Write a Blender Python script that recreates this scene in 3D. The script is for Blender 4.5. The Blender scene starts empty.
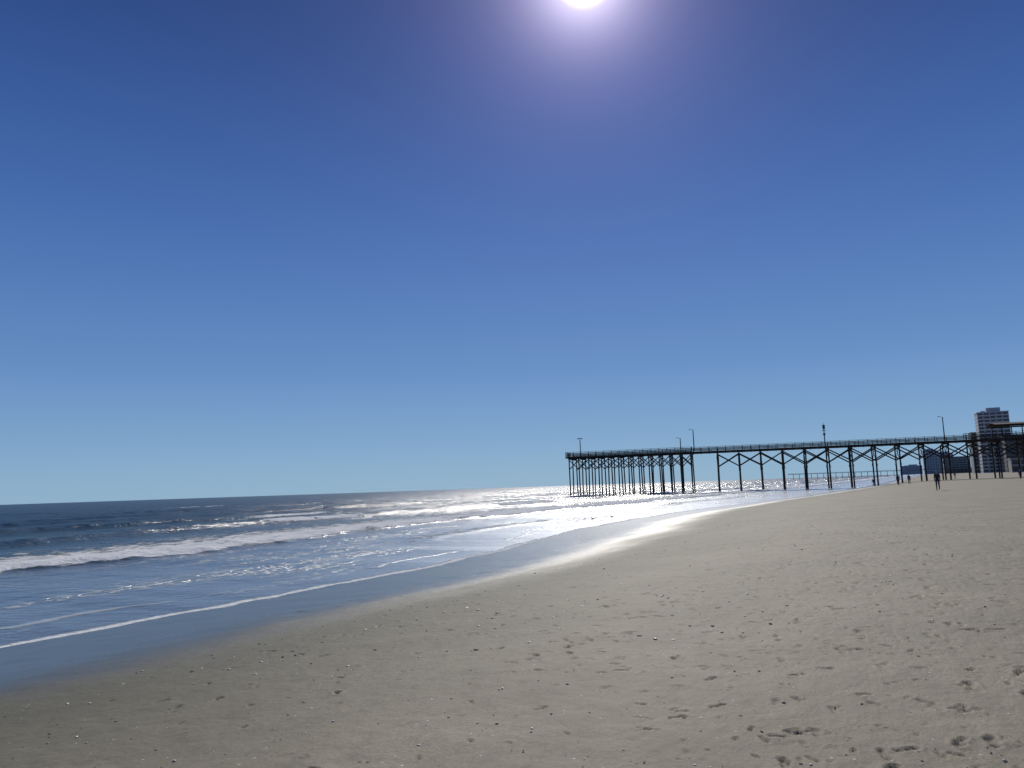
import bpy, bmesh, math, random
import numpy as np
from mathutils import Vector, Matrix
random.seed(4); rng=np.random.default_rng(7)
scene=bpy.context.scene
PHI=math.radians(28); SP,CP=math.sin(PHI),math.cos(PHI)
SHORE_ROT=math.radians(62)
SEA=-1.15
def to_world(s,u): return (s*SP-u*CP, s*CP+u*SP)
def to_shore(x,y): return (x*SP+y*CP, -x*CP+y*SP)
# ------------------------------------------------------------ noise
def _hash(ix,iy,seed):
    h=(ix.astype(np.int64)*374761393+iy.astype(np.int64)*668265263+seed*1442695041)&0xFFFFFFFF
    h=((h^(h>>13))*1274126177)&0xFFFFFFFF
    h=(h^(h>>16))&0xFFFFFF
    return h/float(0xFFFFFF)
def vnoise(x,y,seed=0):
    x=np.asarray(x,float); y=np.asarray(y,float)
    ix=np.floor(x); iy=np.floor(y); fx=x-ix; fy=y-iy
    fx=fx*fx*fx*(fx*(fx*6-15)+10); fy=fy*fy*fy*(fy*(fy*6-15)+10)
    a=_hash(ix,iy,seed); b=_hash(ix+1,iy,seed); c=_hash(ix,iy+1,seed); d=_hash(ix+1,iy+1,seed)
    return ((a+(b-a)*fx)*(1-fy)+(c+(d-c)*fx)*fy)*2-1
def fbm(x,y,o=4,seed=0):
    t=0;a=1.;n=0
    for i in range(o):
        t=t+a*vnoise(x*2**i+i*17.3,y*2**i-i*9.1,seed+i); n+=a; a*=.5
    return t/n
def sstep(a,b,x):
    t=np.clip((x-a)/(b-a),0,1); return t*t*(3-2*t)
# ------------------------------------------------------------ node helpers
def new_mat(name):
    m=bpy.data.materials.new(name); m.use_nodes=True
    nt=m.node_tree; nt.nodes.clear()
    return m,nt
class N:
    def __init__(s,nt): s.nt=nt
    def node(s,t,**k):
        n=s.nt.nodes.new(t)
        for a,b in k.items(): setattr(n,a,b)
        return n
    def put(s,sock,v):
        if isinstance(v,bpy.types.NodeSocket): s.nt.links.new(v,sock)
        else: sock.default_value=v
    def math(s,op,a,b=None,c=None,clamp=False):
        n=s.node('ShaderNodeMath',operation=op,use_clamp=clamp); s.put(n.inputs[0],a)
        if b is not None: s.put(n.inputs[1],b)
        if c is not None: s.put(n.inputs[2],c)
        return n.outputs[0]
    def mr(s,v,a,b,c=0.,d=1.,smooth=True):
        n=s.node('ShaderNodeMapRange'); n.interpolation_type='SMOOTHSTEP' if smooth else 'LINEAR'
        for i,x in enumerate((v,a,b,c,d)): s.put(n.inputs[i],x)
        return n.outputs[0]
    def mix(s,f,a,b,bt='MIX'):
        n=s.node('ShaderNodeMix',data_type='RGBA',blend_type=bt)
        s.put(n.inputs[0],f); s.put(n.inputs[6],a); s.put(n.inputs[7],b); return n.outputs[2]
    def noise(s,vec,scale,detail=3,rough=.5,out=0):
        n=s.node('ShaderNodeTexNoise'); s.put(n.inputs['Vector'],vec)
        n.inputs['Scale'].default_value=scale; n.inputs['Detail'].default_value=detail; n.inputs['Roughness'].default_value=rough
        return n.outputs[out]
    def mapping(s,vec,scale=(1,1,1),rot=(0,0,0),loc=(0,0,0)):
        n=s.node('ShaderNodeMapping'); s.put(n.inputs[0],vec)
        n.inputs['Scale'].default_value=scale; n.inputs['Rotation'].default_value=rot; n.inputs['Location'].default_value=loc
        return n.outputs[0]
    def attr(s,name):
        return s.node('ShaderNodeAttribute',attribute_name=name).outputs['Fac']
    def bump(s,h,dist=1.,strength=1.,normal=None):
        n=s.node('ShaderNodeBump'); n.inputs['Distance'].default_value=dist; n.inputs['Strength'].default_value=strength
        s.put(n.inputs['Height'],h)
        if normal is not None: s.put(n.inputs['Normal'],normal)
        return n.outputs[0]
    def out(s,sh):
        o=s.node('ShaderNodeOutputMaterial'); s.nt.links.new(sh,o.inputs[0])
def simple_mat(name,col,rough=.8,var=.25,scale=3.,bump=0.,stretch=(1,1,1),metallic=0.):
    m,nt=new_mat(name); n=N(nt)
    tc=n.node('ShaderNodeTexCoord').outputs['Object']
    v=n.mapping(tc,stretch)
    f=n.noise(v,scale,5,.6)
    c=n.mix(n.mr(f,.3,.7),tuple(x*(1-var) for x in col)+(1,),tuple(min(1,x*(1+var)) for x in col)+(1,))
    p=n.node('ShaderNodeBsdfPrincipled'); n.put(p.inputs['Base Color'],c); p.inputs['Roughness'].default_value=rough
    p.inputs['Metallic'].default_value=metallic
    if bump: n.put(p.inputs['Normal'],n.bump(f,bump))
    n.out(p.outputs[0]); return m
# ------------------------------------------------------------ polar sheet
def radii(fine):
    r=[.3]
    while r[-1]<3.4: r.append(r[-1]*1.1)
    while r[-1]<60: r.append(r[-1]*(1+fine))
    while r[-1]<450: r.append(r[-1]*1.007)
    while r[-1]<9000: r.append(r[-1]*1.02)
    return np.array(r)
AZ_STEP=.0028; AZ_LIM=math.radians(45)
az_front=np.arange(-AZ_LIM,AZ_LIM,AZ_STEP)
az_back=np.arange(AZ_LIM,2*math.pi-AZ_LIM-.01,math.radians(2.))
AZ=np.concatenate([az_front,az_back])   # azimuth from +Y clockwise
def make_sheet(name,R,hfun,attrs,keep=None):
    A,RR=np.meshgrid(AZ,R)
    X=RR*np.sin(A); Y=RR*np.cos(A)
    S,U=to_shore(X,Y)
    Z,extra=hfun(S,U,RR)
    nr,na=A.shape
    co=np.stack([S,U,Z],-1).reshape(-1,3)
    i=np.arange(nr-1)[:,None]*na; j=np.arange(na)[None,:]; j2=(j+1)%na
    q=np.stack([i+j,i+j2,i+na+j2,i+na+j],-1).reshape(-1,4)
    q=q[:,::-1]
    if keep is not None:
        k=keep(co[:,0],co[:,1])
        q=q[k[q].all(1)]
    used=np.zeros(len(co),bool); used[q.ravel()]=True
    remap=np.cumsum(used)-1; q=remap[q]; co=co[used]
    me=bpy.data.meshes.new(name)
    nf=len(q)
    me.vertices.add(len(co)); me.vertices.foreach_set('co',co.astype(np.float32).ravel())
    me.loops.add(nf*4); me.loops.foreach_set('vertex_index',q.astype(np.int32).ravel())
    me.polygons.add(nf); me.polygons.foreach_set('loop_start',np.arange(0,nf*4,4,dtype=np.int32))
    me.polygons.foreach_set('loop_total',np.full(nf,4,np.int32))
    me.update(calc_edges=True)
    me.polygons.foreach_set('use_smooth',np.ones(nf,bool))
    for k,v in extra.items():
        a=me.attributes.new(k,'FLOAT','POINT'); a.data.foreach_set('value',v.reshape(-1)[used].astype(np.float32))
    ob=bpy.data.objects.new(name,me); scene.collection.objects.link(ob)
    ob.rotation_euler=(0,0,SHORE_ROT)
    me.update()
    if me.polygons[len(me.polygons)//2].normal.z<0: me.flip_normals()
    return ob
# beach profile
tv=np.arange(-200,400,.1)
tz=np.interp(tv,[-200,-60,-25,0,4,8,12,16.3,22,40,100,400],[1.2,.35,.1,0,-.12,-.42,-.78,-1.15,-1.5,-2.3,-5,-7])
ker=np.exp(-(np.arange(-40,41)*.1/1.6)**2); ker/=ker.sum()
tzs=np.convolve(np.pad(tz,40,mode='edge'),ker,'valid')
def shift(S):
    return np.interp(S,[-50,24,34,46,60,82,110,150,215,400],[0,0,1.2,3.4,4.2,3.6,1.8,.5,-1.5,0])
def sand_base(S,U):
    v=U-shift(S)
    return np.interp(v,tv,tzs)+.05*fbm(S/14,U/7,3,5)*sstep(25,5,v)
prints=[]
def add_trail(s,u,ang,n,step=.72,sz=None):
    side=1; sz=sz or random.uniform(.55,.85); dp=random.uniform(.4,1.)
    for k in range(n):
        a=ang+random.uniform(-.12,.12)
        if random.random()<.8:
            prints.append((s+random.uniform(-.05,.05)-side*.1*math.sin(ang),u+side*.1*math.cos(ang)+random.uniform(-.04,.04),a,sz*random.uniform(.85,1.1),dp*random.uniform(.5,1.2)))
        s+=step*math.cos(ang); u+=step*math.sin(ang); side=-side; ang+=random.uniform(-.04,.04)
for k in range(95):
    add_trail(random.uniform(-5,45),random.uniform(-30,5.5),random.choice([0,math.pi])+random.uniform(-.3,.3),random.randint(8,30))
for k in range(45):   # dog / child tracks
    add_trail(random.uniform(-2,40),random.uniform(-25,7),random.uniform(0,6.28),random.randint(10,40),.32,random.uniform(.24,.38))
for k in range(9000):
    r=3.7+40*random.random()**1.1; az=random.uniform(-.75,.75)
    s,u=to_shore(r*math.sin(az),r*math.cos(az))
    if u>8.5 or random.random()>.35+.65*float(vnoise(s/3.,u/3.,77)>-.1): continue
    if u>4 and random.random()<.6: continue
    if r<8 and random.random()<.4: continue
    prints.append((s,u,random.uniform(0,6.28),random.choice([.2,.25,.3,.4,.5])*random.uniform(.8,1.2)*(.8+r/28),random.uniform(.5,1.3)*(.75+r/35)))
def sand_h(S,U,RR):
    Z=sand_base(S,U)
    near=sstep(60,20,RR)
    Z=Z+near*(.010*fbm(S*1.3,U*1.3,3,11)+.005*fbm(S*5,U*5,2,12)*sstep(11,7,U))
    R=RR[:,0]
    D=np.zeros_like(Z)
    for (ps,pu,pa,sz,dp) in prints:
        x,y=to_world(ps,pu); r=math.hypot(x,y); az=math.atan2(x,y)
        if r<3.6 or r>58 or abs(az)>AZ_LIM-.05: continue
        w=.4*sz
        i0=np.searchsorted(R,r-w); i1=np.searchsorted(R,r+w)+1
        j0=max(0,int((az-w/r+AZ_LIM)/AZ_STEP)); j1=int((az+w/r+AZ_LIM)/AZ_STEP)+2
        ss=S[i0:i1,j0:j1]-ps; uu=U[i0:i1,j0:j1]-pu
        a=ss*math.cos(pa)+uu*math.sin(pa); b=-ss*math.sin(pa)+uu*math.cos(pa)
        b=b+.02*sz*np.sin(a*18+ps*9)
        q1=np.sqrt(((a-.05*sz)/(.095*sz))**2+(b/(.052*sz))**2)
        q2=np.sqrt(((a+.09*sz)/(.05*sz))**2+(b/(.042*sz))**2)
        q=np.minimum(q1,q2)
        q=q+.35*vnoise(ss*30/sz**.5+ps*7,uu*30/sz**.5,3)
        k_=min(1.,.4+sz*.6)
        hole=-.032*dp*k_*sstep(1.15,.6,q)
        rim=.009*dp*k_*np.exp(-((q-1.5)/.35)**2)
        D[i0:i1,j0:j1]+=hole+rim
    Z=Z+np.clip(D,-.032,.014)
    return Z,{'pit':np.clip(-D/.03,0,1)}
sandR=radii(.0042)
sand=make_sheet('beach_sand',sandR,sand_h,None)
# ------------------------------------------------------------ sea
def sea_h(S,U,RR):
    v=U-shift(S)
    base=sand_base(S,U)
    z=np.full_like(S,SEA)+.035*vnoise(S/9,U*0,21)+.03*vnoise(S/3.1,U/30,22)+.012*vnoise(S/1.1,U/10,23)
    off=sstep(17,60,v)
    near=sstep(900,250,RR)
    z=z+near*(.008+.09*off)*fbm(S/3.2,U/1.5,4,31)
    z=z+near*off*.05*vnoise(S/9,U/4,35)
    foam=np.zeros_like(S)
    def crest(uc,A,w1,w2):
        d=v-uc
        return A*np.where(d<0,np.exp(-(d/w1)**2),np.exp(-(d/w2)**2))
    n1=vnoise(S/17,S*0,41)*2.0+vnoise(S/4,S*0,42)*.7+vnoise(S/1.3,S*0,47)*.25
    uf=32.5+n1+2.2*sstep(30,90,S)
    z=z+crest(uf+1,.24,.9,3.5)*(1+.4*vnoise(S/1.2,U/1.2,43))
    d=v-uf
    f1=sstep(-.4,.6,d)*(1-sstep(2.,19,d))
    foam=np.maximum(foam,f1*1.1)
    uf0=25+vnoise(S/21,S*0,44)*2.5+vnoise(S/5,S*0,45)*.5
    am0=sstep(.1,.7,vnoise(S/25,S*0,46))
    z=z+crest(uf0,.07,.5,2)*am0
    foam=np.maximum(foam,.6*am0*sstep(-.2,.2,v-uf0)*(1-sstep(.3,3.5,v-uf0)))
    for k,(uc,A,s0) in enumerate([(56,.6,64),(76,.6,100),(97,.55,150),(120,.5,230),(146,.45,500),(175,.4,900),(206,.4,1500)]):
        u0=uc+3.2*vnoise(S/33,S*0,50+k)+.8*vnoise(S/8,S*0,60+k)
        am=.55+.45*vnoise(S/28,S*0,70+k)
        z=z+crest(u0,A,1.3,4.2)*am*(1+.2*vnoise(S/1.5,U/1.5,80+k))
        br=sstep(.1,.55,vnoise(S/16+3*k,S*0,90+k)+ .9*sstep(s0*.5,s0*1.5,S)-.45)
        d=v-u0
        foam=np.maximum(foam,br*sstep(-2.2,-1.2,d)*(1-sstep(.3,6-k*.5,d)))
    return z,{'depth':z-base,'foam':foam}
sea=make_sheet('sea_water',sandR[sandR>6],sea_h,None,keep=lambda s,u:(u>9)&(s>-4000))
# ------------------------------------------------------------ materials
m,nt=new_mat('sand_mat'); n=N(nt)
P=n.node('ShaderNodeTexCoord').outputs['Object']
sep=n.node('ShaderNodeSeparateXYZ'); n.put(sep.inputs[0],P)
U=sep.outputs[1]; Zc=sep.outputs[2]
edge=n.noise(n.mapping(P,(.12,.3,0)),1.,6,.6)
lowz=n.math('ADD',Zc,n.math('MULTIPLY',n.math('SUBTRACT',edge,.5),.35))
wet=n.mr(lowz,-.30,-.9)         # 1 = soaked
damp=n.mr(lowz,.04,-.5)
n1=n.noise(P,.45,7,.65); n2=n.noise(P,35.,5,.7); n3=n.noise(P,260.,3,.7)
nm=n.noise(n.mapping(P,(1,1.7,1)),2.6,6,.68)
dry=n.mix(n.mr(n1,.3,.7),(.20,.175,.125,1),(.275,.243,.175,1))
dry=n.mix(n.math('MULTIPLY',n.mr(nm,.5,.7),.5),dry,(.13,.115,.082,1))
dry=n.mix(n.math('MULTIPLY',n.mr(n2,.4,.7),.7),dry,(.152,.135,.098,1)); 
dry=n.mix(n.mr(n3,.57,.75),dry,(.34,.31,.25,1))
dampc=n.mix(n.mr(n2,.3,.7),(.10,.094,.064,1),(.135,.127,.088,1))
wetc=(.055,.056,.042,1)
c=n.mix(damp,dry,dampc); c=n.mix(wet,c,wetc)
c=n.mix(n.math('MULTIPLY',n.attr('pit'),.55),c,(.08,.072,.053,1))   # footprint hollows darkened: their shade put into the sand colour
vo=n.node('ShaderNodeTexVoronoi'); n.put(vo.inputs['Vector'],P); vo.inputs['Scale'].default_value=9.
grit=n.math('MULTIPLY',n.math('LESS_THAN',vo.outputs['Distance'],.09),n.math('GREATER_THAN',n.noise(P,.9,3),.48))
vs=n.node('ShaderNodeSeparateColor'); n.put(vs.inputs[0],vo.outputs['Color'])
gcol=n.mix(n.math('GREATER_THAN',vs.outputs[0],.55),(.05,.045,.035,1),(.48,.45,.4,1))
c=n.mix(n.math('MULTIPLY',grit,n.math('SUBTRACT',1.,wet)),c,gcol)
p=n.node('ShaderNodeBsdfPrincipled'); n.put(p.inputs['Base Color'],c)
n.put(p.inputs['Roughness'],n.mr(wet,0.,1.,.75,.26))
n.put(p.inputs['Specular IOR Level'],n.mr(wet,0.,1.,.25,.7)); p.inputs['IOR'].default_value=1.45
h=n.math('MULTIPLY',n.noise(P,9.,5,.6),.014)
h=n.math('ADD',h,n.math('MULTIPLY',n2,.004)); h=n.math('ADD',h,n.math('MULTIPLY',n3,.0008))
rip=n.noise(n.mapping(P,(1.2,3.5,1)),1.6,4,.5)
h=n.math('ADD',h,n.math('MULTIPLY',rip,.014))
h=n.math('ADD',h,n.math('MULTIPLY',nm,.02))
h=n.math('MULTIPLY',h,n.mr(wet,0.,1.,1.,.3))
n.put(p.inputs['Normal'],n.bump(h,1.,.8)); n.out(p.outputs[0])
sand.data.materials.append(m)

m,nt=new_mat('sea_mat'); n=N(nt)
P=n.node('ShaderNodeTexCoord').outputs['Object']
dep=n.attr('depth'); fo=n.attr('foam')
# chop direction set by the sun's azimuth to narrow the glitter: crests lie across it
PWn=n.mapping(P,(1,1,1),(0,0,math.radians(-21)))
h1=n.noise(n.mapping(P,(.5,1.,1)),.35,5,.55)
h2=n.noise(n.mapping(PWn,(1.35,.55,1)),1.7,4,.6)
h3=n.noise(n.mapping(PWn,(1.2,.6,1)),7.,3,.6)
h=n.math('MULTIPLY',h1,n.mr(dep,0.,3.,.03,.7))
h=n.math('ADD',h,n.math('MULTIPLY',h2,n.mr(dep,0.,2.,.03,.22)))
h=n.math('ADD',h,n.math('MULTIPLY',h3,n.mr(dep,0.,2.,.014,.05)))
lace=n.node('ShaderNodeTexVoronoi',feature='DISTANCE_TO_EDGE'); 
wv=n.node('ShaderNodeVectorMath',operation='ADD'); n.put(wv.inputs[0],n.mapping(P,(.8,1.5,0)))
nv=n.node('ShaderNodeVectorMath',operation='SCALE'); n.put(nv.inputs[0],n.noise(P,1.5,3,.5,1)); nv.inputs['Scale'].default_value=.9
n.put(wv.inputs[1],nv.outputs[0]); n.put(lace.inputs['Vector'],wv.outputs[0]); lace.inputs['Scale'].default_value=1.1
lacef=n.mr(lace.outputs['Distance'],.16,.02)
fn=n.noise(n.mapping(P,(.8,1.6,1)),1.1,7,.72)
body=n.mr(n.math('ADD',fo,n.math('MULTIPLY',n.math('SUBTRACT',fn,.5),3.0)),.5,.8)
body=n.math('MULTIPLY',body,n.mr(fo,.02,.15))
patch=n.mr(n.noise(n.mapping(P,(.06,.28,1)),1.,5,.6),.5,.68)
lacez=n.math('MULTIPLY',n.math('MULTIPLY',lacef,patch),n.math('MULTIPLY',n.mr(dep,.0,.25),n.mr(dep,2.6,1.0)))
lacez=n.math('MULTIPLY',lacez,.5)
en=n.math('MULTIPLY',n.math('SUBTRACT',n.noise(P,2.2,5,.65),.5),.035)
ed=n.math('ADD',dep,en)
edgef=n.mr(ed,.032,.018)
line2=n.math('MULTIPLY',n.mr(n.math('ABSOLUTE',n.math('SUBTRACT',n.math('ADD',dep,n.math('MULTIPLY',n.math('SUBTRACT',n.noise(P,.35,4),.5),.18)),.16)),.014,.004),n.mr(n.noise(P,.12,3),.45,.6,0.,.3))
foam=n.math('MAXIMUM',n.math('MAXIMUM',body,lacez),n.math('MAXIMUM',edgef,line2))
hf=n.math('ADD',h,n.math('MULTIPLY',foam,n.math('MULTIPLY',n.noise(P,3.5,5,.7),.2)))
nor=n.bump(hf,1.,1.)
shallow=(.10,.11,.105,1); deep=(.006,.030,.040,1)
wc=n.mix(n.mr(dep,0.,1.5),shallow,(.03,.065,.075,1)); wc=n.mix(n.mr(dep,1.,4.),wc,deep)
dif=n.node('ShaderNodeBsdfDiffuse'); n.put(dif.inputs[0],wc); n.put(dif.inputs['Normal'],nor)
gl=n.node('ShaderNodeBsdfGlossy'); n.put(gl.inputs['Roughness'],.2); n.put(gl.inputs['Normal'],nor); gl.inputs[0].default_value=(1,1,1,1)
fr=n.node('ShaderNodeFresnel'); fr.inputs[0].default_value=1.33; n.put(fr.inputs['Normal'],nor)
ff=n.math('MINIMUM',fr.outputs[0],n.mr(dep,.0,3.,.75,.33))
ms=n.node('ShaderNodeMixShader'); n.put(ms.inputs[0],ff); n.put(ms.inputs[1],dif.outputs[0]); n.put(ms.inputs[2],gl.outputs[0])
fd=n.node('ShaderNodeBsdfDiffuse'); fd.inputs[0].default_value=(.8,.82,.82,1); n.put(fd.inputs['Normal'],nor)
ms2=n.node('ShaderNodeMixShader'); n.put(ms2.inputs[0],foam); n.put(ms2.inputs[1],ms.outputs[0]); n.put(ms2.inputs[2],fd.outputs[0])
n.out(ms2.outputs[0]); sea.data.materials.append(m)

wood=simple_mat('weathered_wood',(.05,.037,.028),.9,.35,1.5,.01)
metal=simple_mat('pole_metal',(.08,.08,.08),.5,.1,5,0,metallic=.6)
# ------------------------------------------------------------ mesh helpers
def box(bm,c,size,rotm=None,mat=0):
    r=bmesh.ops.create_cube(bm,size=1.)
    M=Matrix.Translation(c)@((rotm or Matrix.Identity(4)))@Matrix.Diagonal((*size,1))
    bmesh.ops.transform(bm,matrix=M,verts=r['verts'])
    for f in {f for v in r['verts'] for f in v.link_faces}: f.material_index=mat
def beam(bm,a,b,w,h,mat=0):
    a=Vector(a);b=Vector(b); d=b-a; L=d.length
    q=d.to_track_quat('X','Z').to_matrix().to_4x4()
    box(bm,(a+b)/2,(L,w,h),q,mat)
def cyl(bm,a,b,r1,r2,seg=10,mat=0):
    a=Vector(a);b=Vector(b); d=b-a
    r=bmesh.ops.create_cone(bm,segments=seg,radius1=r1,radius2=r2,depth=d.length,cap_ends=True)
    M=Matrix.Translation((a+b)/2)@d.to_track_quat('Z','Y').to_matrix().to_4x4()
    bmesh.ops.transform(bm,matrix=M,verts=r['verts'])
    for f in {f for v in r['verts'] for f in v.link_faces}: f.material_index=mat
def finish(bm,name,mats,parent=None,smooth=False,loc=(0,0,0),rz=0.):
    me=bpy.data.meshes.new(name); bm.to_mesh(me); bm.free()
    for x in mats: me.materials.append(x)
    if smooth:
        for p_ in me.polygons: p_.use_smooth=True
    ob=bpy.data.objects.new(name,me); scene.collection.objects.link(ob)
    ob.location=loc; ob.rotation_euler=(0,0,rz)
    if parent: ob.parent=parent
    return ob
def empty(name,loc=(0,0,0),rz=0.):
    e=bpy.data.objects.new(name,None); scene.collection.objects.link(e); e.location=loc; e.rotation_euler=(0,0,rz); return e
# ------------------------------------------------------------ pier.  local x = seaward, y = away across deck
def ground_z(wx,wy):
    s,u=to_shore(wx,wy); return float(sand_base(np.array([s]),np.array([u]))[0])
PA=math.radians(180-16)
PX,PY=109.6,175.
pier=empty('fishing_pier',(PX,PY,0),PA)
def pw(t,w): return (PX+t*math.cos(PA)+w*math.sin(PA)*1.0, PY+t*math.sin(PA)-w*math.cos(PA))
def L(t,w,z): return (t,-w,z)
def jit(a): return random.uniform(-a,a)
DZ=8.9
bm=bmesh.new()
W=5.2
T0=-75.; TH=67.9; TE=98.9
bents=[.44+5.12*k for k in range(-14,13)]
PR=.20
for t in bents:
    for w in (0,W):
        gx,gy=pw(t,w); g=ground_z(gx,gy)
        cyl(bm,L(t+jit(.12),w+jit(.1),g-1.),L(t,w,DZ-.75),PR+jit(.03),PR-.04,10)
        if random.random()<.25: cyl(bm,L(t+.5,w+.1,g-1.),L(t+.42,w,DZ-.75),.17,.14,8)
    beam(bm,L(t,-.5,DZ-.6),L(t,W+.5,DZ-.6),.32,.34)
    beam(bm,L(t+.22,0,DZ-1.2),L(t+.22,W,DZ-5),.08,.2); beam(bm,L(t-.22,W,DZ-1.2),L(t-.22,0,DZ-5),.08,.2)
for a,b in zip(bents[:-1],bents[1:]):
    for w in (-.26,W+.26):
        zl=DZ-3.9+jit(.15)
        beam(bm,L(a,w,DZ-.85),L(b,w,zl),.09,.28); beam(bm,L(a,w-.1,zl),L(b,w-.1,DZ-.85),.09,.28)
finish(bm,'trestle_piles',[wood],pier,)
bm=bmesh.new()
NH=13
hb=[TH+.3+k*(TE-TH-.6)/(NH-1) for k in range(NH)]
HW=[-3,1.5,6]
for i,t in enumerate(hb):
    for w in HW:
        gx,gy=pw(t,w); g=min(ground_z(gx,gy),SEA-1.5)
        cyl(bm,L(t+jit(.25),w+jit(.2),g-1.),L(t+jit(.05),w,DZ-.75),.18,.15,10)
    beam(bm,L(t,HW[0]-.5,DZ-.6),L(t,HW[-1]+.5,DZ-.6),.3,.34)
for a,b in zip(hb[:-1],hb[1:]):
    for w in (HW[0]-.26,HW[-1]+.26):
        beam(bm,L(a,w,DZ-.85),L(b,w,DZ-3.3),.08,.22); beam(bm,L(a,w-.1,DZ-3.3),L(b,w-.1,DZ-.85),.08,.22)
finish(bm,'head_piles',[wood],pier)
def deck(bm,t0,t1,w0,w1,z,rail=1.1,ends=True):
    for w in np.linspace(w0+.15,w1-.15,5):
        beam(bm,L(t0,w,z-.25),L(t1,w,z-.25),.14,.3)
    t=t0
    while t<t1-.05:
        box(bm,L(t+.14,(w0+w1)/2,z-.06),(.27,w1-w0+.3,.07)); t+=.285
def rails(bm,pts,z,h=1.1,sp=2.0):
    for (a,b) in zip(pts[:-1],pts[1:]):
        a=Vector(a);b=Vector(b); n_=max(1,round((b-a).length/sp))
        for k in range(n_+1):
            q=a+(b-a)*k/n_; box(bm,(q.x,q.y,z+h/2-.25),(.13,.13,h+.5))
        for hh,ww in ((h,.2),(h*.7,.16),(h*.42,.16),(h*.16,.14)):
            beam(bm,(a.x,a.y,z+hh),(b.x,b.y,z+hh),.07 if hh<h else .26,ww if hh<h else .07)
bm=bmesh.new()
deck(bm,T0,TH,-.5,W+.5,DZ)
deck(bm,TH,TE+.4,HW[0]-.6,HW[-1]+.6,DZ)
deck(bm,-60,7.4,-2.4,-.55,DZ)
finish(bm,'deck_planks',[wood],pier)
bm=bmesh.new()
rails(bm,[L(7.4,-.5,0),L(TH,-.5,0),L(TH,HW[0]-.6,0),L(TE+.4,HW[0]-.6,0),L(TE+.4,HW[-1]+.6,0),L(TH,HW[-1]+.6,0),L(TH,W+.5,0),L(T0,W+.5,0)],DZ)
rails(bm,[L(7.4,-.5,0),L(7.4,-2.4,0),L(-60,-2.4,0)],DZ,1.35)
for t in np.arange(12,95,6.3):
    w=-.1 if t<TH else HW[0]-.1
    box(bm,L(t,w+.25,DZ+.45),(1.8,.4,.06)); 
    for dx in (-.8,.8): box(bm,L(t+dx,w+.25,DZ+.2),(.08,.35,.44))
finish(bm,'railing',[wood],pier)
bm=bmesh.new()
for t in np.arange(-40,.1,4.):
    for w in (-1.8,W): box(bm,L(t,w,DZ+1.3),(.18,.18,2.7))
beam(bm,L(-40.3,-1.8,DZ+2.75),L(.3,-1.8,DZ+2.75),.16,.28); beam(bm,L(-40.3,W,DZ+2.75),L(.3,W,DZ+2.75),.16,.28)
for sgn,w in ((1,-2.4),(-1,W+.6)):
    mid=(W-1.8)/2
    q=[L(-41,w,DZ+2.95),L(1.2,w,DZ+2.95),L(1.2,mid,DZ+3.5),L(-41,mid,DZ+3.5)]
    lo=[bm.verts.new(x) for x in q]; hi=[bm.verts.new((x[0],x[1],x[2]+.12)) for x in q]
    bm.faces.new(lo); bm.faces.new(hi)
    for k in range(4): bm.faces.new([lo[k],lo[(k+1)%4],hi[(k+1)%4],hi[k]])
bmesh.ops.recalc_face_normals(bm,faces=bm.faces)
finish(bm,'shelter_roof',[wood],pier)
def lamp(t,w,h,style):
    bm=bmesh.new()
    cyl(bm,L(t,w,DZ),L(t,w,DZ+h),.13,.10,8)
    if style==0:
        beam(bm,L(t-.5,w,DZ+h-.1),L(t+.5,w,DZ+h-.1),.08,.08)
        for d in (-.5,.5): box(bm,L(t+d,w,DZ+h-.22),(.34,.24,.2))
    elif style==1:
        cyl(bm,L(t,w,DZ+h-1.1),L(t,w,DZ+h-.1),.26,.32,10); cyl(bm,L(t,w,DZ+h-.1),L(t,w,DZ+h+.5),.05,.04,6)
        box(bm,L(t,w,DZ+h-1.4),(1.,.1,.12)); box(bm,L(t,w,DZ+h-2.3),(.5,.3,.5))
    else:
        beam(bm,L(t,w,DZ+h-.05),L(t+.7,w,DZ+h+.1),.07,.07); box(bm,L(t+.8,w,DZ+h+.08),(.4,.2,.12))
    finish(bm,'lamp_post',[metal],pier)
for t,w,h,s in ((95.5,-3.3,4.7,0),(70.4,-3.3,3.4,2),(67.2,-3.3,5.3,2),(36.9,-.3,5.1,1),(11.3,-.3,5.5,2)): lamp(t,w,h,s)
# ------------------------------------------------------------ distant pier
bm=bmesh.new()
for t in np.arange(-60,200,9.):
    for w in (0,6): cyl(bm,(w,t,-4),(w,t,6.6),.22,.2,6)
beam(bm,(3,-60,6.9),(3,200,6.9),8,.6); 
for hh in (7.6,8.1):
    beam(bm,(-.9,-60,hh),(-.9,200,hh),.15,.15); beam(bm,(6.9,-60,hh),(6.9,200,hh),.15,.15)
for t in np.arange(-60,200,4.): box(bm,(-.9,t,7.6),(.2,.2,1.2))
haze_wood=simple_mat('hazed_wood',(.25,.24,.23),.9,.2,.3)  # pale grey stands in for distance haze over the far pier
x,y=to_world(1300,0)
finish(bm,'distant_fishing_pier',[haze_wood],None,False,(x,y,0),SHORE_ROT)
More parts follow.
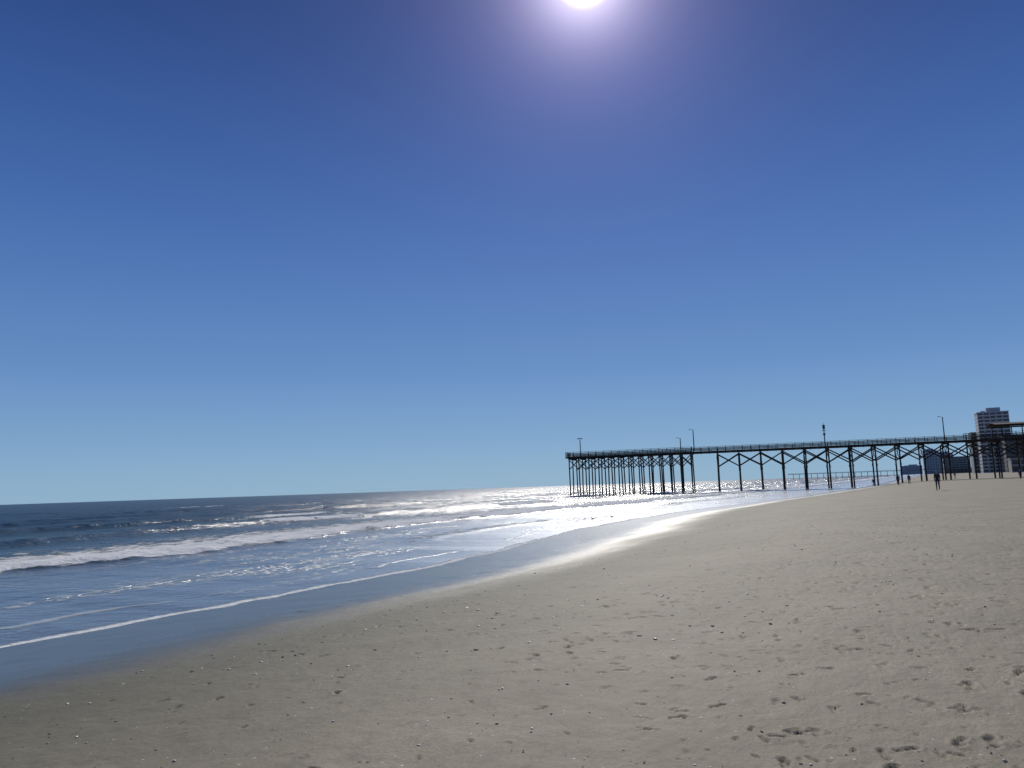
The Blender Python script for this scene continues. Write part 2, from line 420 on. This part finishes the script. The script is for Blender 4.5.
# ------------------------------------------------------------ buildings
m,nt=new_mat('window_glass'); n=N(nt)
p=n.node('ShaderNodeBsdfPrincipled'); p.inputs['Base Color'].default_value=(.05,.06,.07,1); p.inputs['Roughness'].default_value=.15
oi=n.noise(n.node('ShaderNodeTexCoord').outputs['Object'],.4,2); n.put(p.inputs['Roughness'],n.mr(oi,.3,.7,.1,.35)); n.out(p.outputs[0]); glass=m
def hotel(name,loc,rz,w,d,h,wall,floors=None,bays=None,crown=True):
    e=empty(name,loc,rz)
    floors=floors or int(h/3.1); bays=bays or max(3,int(w/4.5))
    wm=simple_mat(name+'_wall',wall,.85,.06,.05); tr=simple_mat(name+'_trim',tuple(min(.75,c*1.25) for c in wall),.8,.05,.05)
    bm=bmesh.new(); box(bm,(0,0,h/2),(w,d,h)); 
    if crown:
        box(bm,(w*.05,0,h+2.2),(w*.45,d*.6,4.4)); box(bm,(-w*.28,0,h+1.),(w*.14,d*.4,2.))
    finish(bm,'walls',[wm],e)
    bmw=bmesh.new(); bmb=bmesh.new()
    fh=h/floors; bw=w/bays
    for side in (-1,1):
        for f in range(floors):
            z=f*fh
            for b in range(bays):
                x=-w/2+(b+.5)*bw
                box(bmw,(x,side*(d/2+.03),z+fh*.52),(bw*.66,.06,fh*.62))
            box(bmb,(0,side*(d/2+.75),z+.12),(w*.98,1.5,.22))
            box(bmb,(0,side*(d/2+1.45),z+.65),(w*.98,.08,.85))
        for b in range(bays+1):
            x=-w/2+b*bw*.98+w*.01; box(bmb,(x,side*(d/2+.72),h/2),(.35,1.4,h))
    sb=max(2,int(d/5))
    for side in (-1,1):
        for f in range(floors):
            for b in range(sb): box(bmw,(side*(w/2+.03),-d/2+(b+.5)*d/sb,f*fh+fh*.52),(.06,d/sb*.4,fh*.5))
    box(bmb,(0,0,h+.35),(w+.6,d+.6,.7))
    finish(bmw,'windows',[glass],e); finish(bmb,'balconies',[tr],e)
    return e
def site(px,Y): return ((px-511)/780*Y, Y)
RB=math.radians(-25)
x,y=site(993,690); hotel('hotel_tower',(x,y,0),RB,24,20,53,(.45,.45,.46))
x,y=site(977,720); hotel('hotel_tower',(x,y,0),RB,13,20,37,(.26,.26,.28),crown=False)
x,y=site(1017,640); hotel('hotel_tower',(x,y,0),RB,22,20,30,(.14,.13,.12),crown=False)
x,y=site(927,1500); hotel('hotel_building',(x,y,0),RB,24,24,44,(.36,.42,.5))  # bluish wall colour carries the aerial haze of a far hotel
x,y=site(953,1150); hotel('hotel_building',(x,y,0),RB,34,20,24,(.22,.24,.25),crown=False)
x,y=site(940,1800); hotel('hotel_building',(x,y,0),RB,40,24,46,(.38,.44,.52))  # haze tinted into the walls
x,y=site(908,2600); hotel('hotel_building',(x,y,0),RB,60,24,28,(.4,.46,.54))  # farthest hotel, most haze mixed into its wall colour
x,y=site(1008,520); hotel('beach_house',(x+8,y,0),RB,16,11,9,(.30,.27,.24),crown=False)
leaf=simple_mat('foliage',(.05,.062,.04),.9,.5,.2)
bm=bmesh.new()
def clump(cx,cy,cz,rx,rz_,nleaf,size):
    for k in range(nleaf):
        v=Vector((random.gauss(0,1),random.gauss(0,1),random.gauss(0,1))); v.normalize(); r=random.uniform(.45,1)**.5
        c=Vector((cx+v.x*rx*r,cy+v.y*rx*r,cz+v.z*rz_*r*(.7+.5*random.random())))
        a=Vector((random.gauss(0,1),random.gauss(0,1),random.gauss(0,1))).normalized()*size*random.uniform(.5,1.2)
        b=a.orthogonal().normalized()*size*random.uniform(.4,1)
        bm.faces.new([bm.verts.new(c-a),bm.verts.new(c+b),bm.verts.new(c+a),bm.verts.new(c-b)])
for k in range(330):
    s=random.uniform(300,2200); u=-50-random.uniform(0,40)-s*.012
    x,y=to_world(s,u); hh=random.uniform(4,10)
    cyl(bm,(x,y,0),(x+jit(.5),y+jit(.5),hh*.7),.3,.15,5)
    clump(x,y,hh*.7,hh*.6,hh*.42,70,.8)
finish(bm,'distant_trees',[leaf])
# ------------------------------------------------------------ people (single remeshed skin)
def blob(name,prims,mats,voxel,loc,rz,scale=1.):
    bm=bmesh.new()
    for (a,b,ra,rb,mi) in prims:
        a=Vector(a);b=Vector(b)
        for c,r in ((a,ra),(b,rb)):
            q=bmesh.ops.create_icosphere(bm,subdivisions=2,radius=r); bmesh.ops.translate(bm,verts=q['verts'],vec=c)
        if (b-a).length>1e-4: cyl(bm,a,b,ra,rb,14)
    me=bpy.data.meshes.new(name); bm.to_mesh(me); bm.free()
    ob=bpy.data.objects.new(name,me); scene.collection.objects.link(ob)
    md=ob.modifiers.new('r','REMESH'); md.mode='VOXEL'; md.voxel_size=voxel
    sm=ob.modifiers.new('s','SMOOTH'); sm.iterations=2; sm.factor=.5
    dg=bpy.context.evaluated_depsgraph_get(); ev=ob.evaluated_get(dg)
    me2=bpy.data.meshes.new_from_object(ev); ob.modifiers.clear(); ob.data=me2
    nf=len(me2.polygons); C=np.zeros(nf*3); me2.polygons.foreach_get('center',C); C=C.reshape(-1,3)
    best=np.full(nf,1e9); mi_=np.zeros(nf,np.int32)
    for (a,b,ra,rb,mi) in prims:
        a=np.array(a,float);b=np.array(b,float); d=b-a; l=max(1e-9,(d@d))
        t=np.clip(((C-a)@d)/l,0,1); dist=np.linalg.norm(C-(a+t[:,None]*d),axis=1)-(ra+(rb-ra)*t)
        k=dist<best; best[k]=dist[k]; mi_[k]=mi
    me2.materials.clear()
    for x in mats: me2.materials.append(x)
    me2.polygons.foreach_set('material_index',mi_); me2.polygons.foreach_set('use_smooth',np.ones(nf,bool))
    ob.location=loc; ob.rotation_euler=(0,0,rz); ob.scale=(scale,)*3
    return ob
skin=simple_mat('skin',(.42,.25,.18),.6,.1); hair=simple_mat('hair',(.03,.02,.015),.7,.3,20)
def person(px_,py_,rz,stride,shirt,trouser,scale=1.,bend=0.):
    sh=simple_mat('jacket_cloth',shirt,.9,.2,6); tr=simple_mat('trouser_cloth',trouser,.9,.2,6); shoe=simple_mat('shoe',(.04,.04,.04),.7)
    P_=[]
    P_+= [((0,.0,.95),(0,.0,1.02),.125,.13,2)]
    for sx in (-.05,.05):
        P_+= [((sx,0,.93),(sx,0,.98),.105,.11,2),((sx,0,1.02),(sx*1.1,0,1.15),.105,.11,1),((sx*1.1,0,1.15),(sx*1.5,.0,1.36),.11,.115,1)]
    P_+= [((-.15,-.01,1.42),(.15,-.01,1.42),.065,.065,1),((0,0,1.42),(0,.01,1.53),.065,.052,0)]
    P_+= [((0,.015,1.60),(0,.0,1.66),.072,.085,0),((0,-.015,1.655),(0,-.02,1.68),.088,.086,4),((0,-.04,1.60),(0,-.04,1.64),.07,.075,4),
          ((0,.085,1.615),(0,.10,1.60),.012,.014,0),((-.082,0,1.62),(-.085,0,1.645),.013,.016,0),((.082,0,1.62),(.085,0,1.645),.013,.016,0),((-.02,.083,1.575),(.02,.083,1.575),.010,.010,0),((0,.05,1.555),(0,.06,1.555),.035,.03,0)]
    for sg in (-1,1):
        st=stride*sg
        hip=(sg*.09,0,.93); knee=(sg*.095,.24*st+.03,.5); ank=(sg*.095,.42*st-(.10 if st<0 else 0),.09+(.05 if st<0 else 0))
        P_+= [(hip,knee,.092,.062,2),(knee,ank,.062,.042,2)]
        toe=(ank[0]+sg*.02,ank[1]+.17,ank[2]-.055); P_+= [((ank[0],ank[1]-.04,ank[2]-.045),toe,.042,.035,3),(ank,(ank[0],ank[1]-.02,ank[2]-.04),.045,.045,3)]
        so=(sg*.185,-.01,1.41); el=(sg*.225,-.16*st-.02,1.14); wr=(sg*.22,-.34*st+.10,.90)
        P_+= [(so,el,.056,.045,1),(el,wr,.044,.032,1)]
        d=(Vector(wr)-Vector(el)).normalized(); pl=Vector(wr)+d*.08
        P_+= [(wr,tuple(pl),.027,.03,0)]
        for k,(o,l) in enumerate(((-.024,.07),(-.008,.08),(.008,.075),(.024,.06))):
            b0=pl+Vector((0,o,0)); b1=b0+d*l*.55+Vector((-sg*.006,0,0)); b2=b1+d*l*.45+Vector((-sg*.02,0,0))
            P_+= [(tuple(b0),tuple(b1),.010,.009,0),(tuple(b1),tuple(b2),.009,.007,0)]
        t0=Vector(wr)+d*.03+Vector((0,.02,0)); P_+= [(tuple(t0),tuple(t0+d*.045+Vector((-sg*.01,.035,0))),.012,.009,0)]
    z=ground_z(px_,py_)
    return blob('person',P_,[skin,sh,tr,shoe,hair],.009,(px_,py_,z-.005),rz,scale)
x,y=site(932,75); person(x,y,math.radians(150),.75,(.03,.03,.04),(.025,.03,.05),1.06)
x,y=site(893,128); person(x,y,math.radians(-20),.8,(.04,.04,.05),(.03,.03,.03),1.02)
x,y=site(904,132); person(x,y,math.radians(-30),.6,(.10,.03,.03),(.04,.05,.09),.97)
x,y=site(1015,140); person(x,y,math.radians(160),.7,(.05,.06,.1),(.03,.03,.03),1.)
x,y=site(868,190); person(x,y,math.radians(20),.6,(.04,.05,.08),(.03,.03,.03),1.)
x,y=site(950,205); person(x,y,math.radians(190),.7,(.08,.07,.06),(.03,.03,.04),1.)
gw=simple_mat('gull_feathers',(.25,.25,.25),.8,.1); gg=simple_mat('gull_wing',(.10,.11,.12),.8,.2); gb=simple_mat('gull_bill',(.35,.2,.04),.6)
def gull(s,u,rz,sc=1.,fold=0.):
    P_=[((0,-.13,.20),(0,.02,.19),.035,.068,0),((0,.02,.19),(0,.10,.22),.068,.05,0),((0,.10,.22),(0,.135,.29),.042,.03,0),((0,.14,.31),(0,.15,.315),.036,.033,0),
        ((0,.17,.31),(0,.225,.30),.013,.007,2),((0,-.13,.205),(0,-.26,.20),.03,.012,1)]
    for sg in (-1,1):
        P_+= [((sg*.055,.06,.215),(sg*.05,-.12,.215),.03,.026,1),((sg*.05,-.12,.215),(sg*.012,-.29,.205),.024,.007,1),
              ((sg*.03,.0,.14),(sg*.03,.01,.0),.009,.007,2),((sg*.03,.01,.006),(sg*.03,.055,.004),.008,.006,2),((sg*.03,.01,.006),(sg*.05,.045,.004),.007,.006,2)]
    x,y=to_world(s,u); z=max(ground_z(x,y),SEA-.03)
    blob('seagull',P_,[gw,gg,gb],.006,(x,y,z),rz,sc)
for s,u,r in ((58,24,1.),(61,23.5,2.1)): gull(s,u,r,.75)
# shells & debris
bm=bmesh.new()
for k in range(3000):
    r=4.5+34*random.random()**1.2; az=random.uniform(-.75,.8); x=r*math.sin(az); y=r*math.cos(az)
    s,u=to_shore(x,y)
    if u>9.: continue
    z=ground_z(x,y); sz=random.choice([.005,.007,.009,.012]+([.018,.022] if r>9 else []))*random.uniform(.7,1.4)
    q=bmesh.ops.create_icosphere(bm,subdivisions=1,radius=sz)
    M=Matrix.Translation((x,y,z+sz*.15))@Matrix.Rotation(random.uniform(0,6.3),4,'Z')@Matrix.Rotation(jit(.4),4,'X')@Matrix.Diagonal((1.2,random.uniform(.5,.9),.35,1))
    bmesh.ops.transform(bm,matrix=M,verts=q['verts'])
    mi=0 if random.random()<.4 else 1
    for f in {f for v in q['verts'] for f in v.link_faces}: f.material_index=mi
finish(bm,'shell_fragments',[simple_mat('shell',(.5,.46,.4),.5,.2,30),simple_mat('dark_shell',(.06,.05,.04),.7,.3,30)])
# ------------------------------------------------------------ light
el=math.radians(35.1); azs=math.radians(6.85)
sd=Vector((math.sin(azs)*math.cos(el),math.cos(azs)*math.cos(el),math.sin(el)))
sun=bpy.data.lights.new('sun','SUN'); sun.energy=3.7; sun.angle=math.radians(.5); sun.color=(1,.95,.86)
so=bpy.data.objects.new('sun',sun); scene.collection.objects.link(so); so.rotation_euler=sd.to_track_quat('Z','Y').to_euler(); so.location=(0,0,50)
w=bpy.data.worlds.new('World'); scene.world=w; w.use_nodes=True; nt=w.node_tree; nt.nodes.clear(); n=N(nt)
sky=n.node('ShaderNodeTexSky'); sky.sky_type='NISHITA'; sky.sun_disc=False; sky.sun_elevation=el; sky.sun_rotation=azs
sky.air_density=1.; sky.dust_density=.2; sky.ozone_density=4.
g=n.node('ShaderNodeTexCoord').outputs['Generated']
nv=n.node('ShaderNodeVectorMath',operation='NORMALIZE'); n.put(nv.inputs[0],g)
sz_=n.node('ShaderNodeSeparateXYZ'); n.put(sz_.inputs[0],nv.outputs[0])
dt=n.node('ShaderNodeVectorMath',operation='DOT_PRODUCT'); n.put(dt.inputs[0],nv.outputs[0]); dt.inputs[1].default_value=sd
ang=n.math('MULTIPLY',n.math('ARCCOSINE',n.math('MINIMUM',dt.outputs['Value'],.999999)),180/math.pi)
def ex(k,a): return n.math('MULTIPLY',n.math('EXPONENT',n.math('MULTIPLY',ang,-1./k)),a)
core=n.math('ADD',n.mr(ang,2.2,.3,0.,30.),ex(1.5,26.))
halo=n.math('ADD',ex(3.8,6.5),ex(13.,.8))
c1=n.node('ShaderNodeVectorMath',operation='SCALE'); c1.inputs[0].default_value=(1.,.9,1.); n.put(c1.inputs['Scale'],core)
c2=n.node('ShaderNodeVectorMath',operation='SCALE'); c2.inputs[0].default_value=(.80,.62,1.); n.put(c2.inputs['Scale'],halo)
a1=n.node('ShaderNodeVectorMath',operation='ADD'); n.put(a1.inputs[0],c1.outputs[0]); n.put(a1.inputs[1],c2.outputs[0])
rp=n.node('ShaderNodeValToRGB'); n.put(rp.inputs[0],n.math('MAXIMUM',sz_.outputs[2],0.))
cr=rp.color_ramp; cr.interpolation='B_SPLINE'
stops=[(0,(.28,.45,.60)),(.06,(.215,.38,.595)),(.15,(.13,.265,.53)),(.30,(.062,.155,.425)),(.45,(.030,.085,.285)),(.58,(.014,.045,.175)),(1.,(.011,.038,.15))]
while len(cr.elements)<len(stops): cr.elements.new(.5)
for e_,(p_,c_) in zip(cr.elements,stops): e_.position=p_; e_.color=(*c_,1)
sc=n.node('ShaderNodeVectorMath',operation='SCALE'); n.put(sc.inputs[0],rp.outputs[0]); sc.inputs['Scale'].default_value=12.5
tint=n.mix(1.,sky.outputs[0],(.5,.65,.95,1),'MULTIPLY')
skyc=n.mix(.9,tint,sc.outputs[0])
a2=n.node('ShaderNodeVectorMath',operation='ADD'); n.put(a2.inputs[0],a1.outputs[0]); n.put(a2.inputs[1],skyc)
bg=n.node('ShaderNodeBackground'); n.put(bg.inputs[0],a2.outputs[0]); bg.inputs[1].default_value=.08
o=n.node('ShaderNodeOutputWorld'); nt.links.new(bg.outputs[0],o.inputs[0])
# ------------------------------------------------------------ camera
cam=bpy.data.cameras.new('camera'); co=bpy.data.objects.new('camera',cam); scene.collection.objects.link(co); scene.camera=co
cam.sensor_width=36; cam.lens=27.2; cam.clip_end=30000; cam.clip_start=.05
pt=math.radians(7.6); th=math.radians(1.93)
f=Vector((0,math.cos(pt),math.sin(pt))); r0=Vector((1,0,0)); u0=r0.cross(f)
R_=math.cos(th)*r0-math.sin(th)*u0; U_=math.cos(th)*u0+math.sin(th)*r0
M=Matrix((R_,U_,-f)).transposed().to_4x4(); M.translation=Vector((0,0,1.65)); co.matrix_world=M
scene.view_settings.view_transform='Standard'; scene.view_settings.look='None'; scene.view_settings.exposure=0
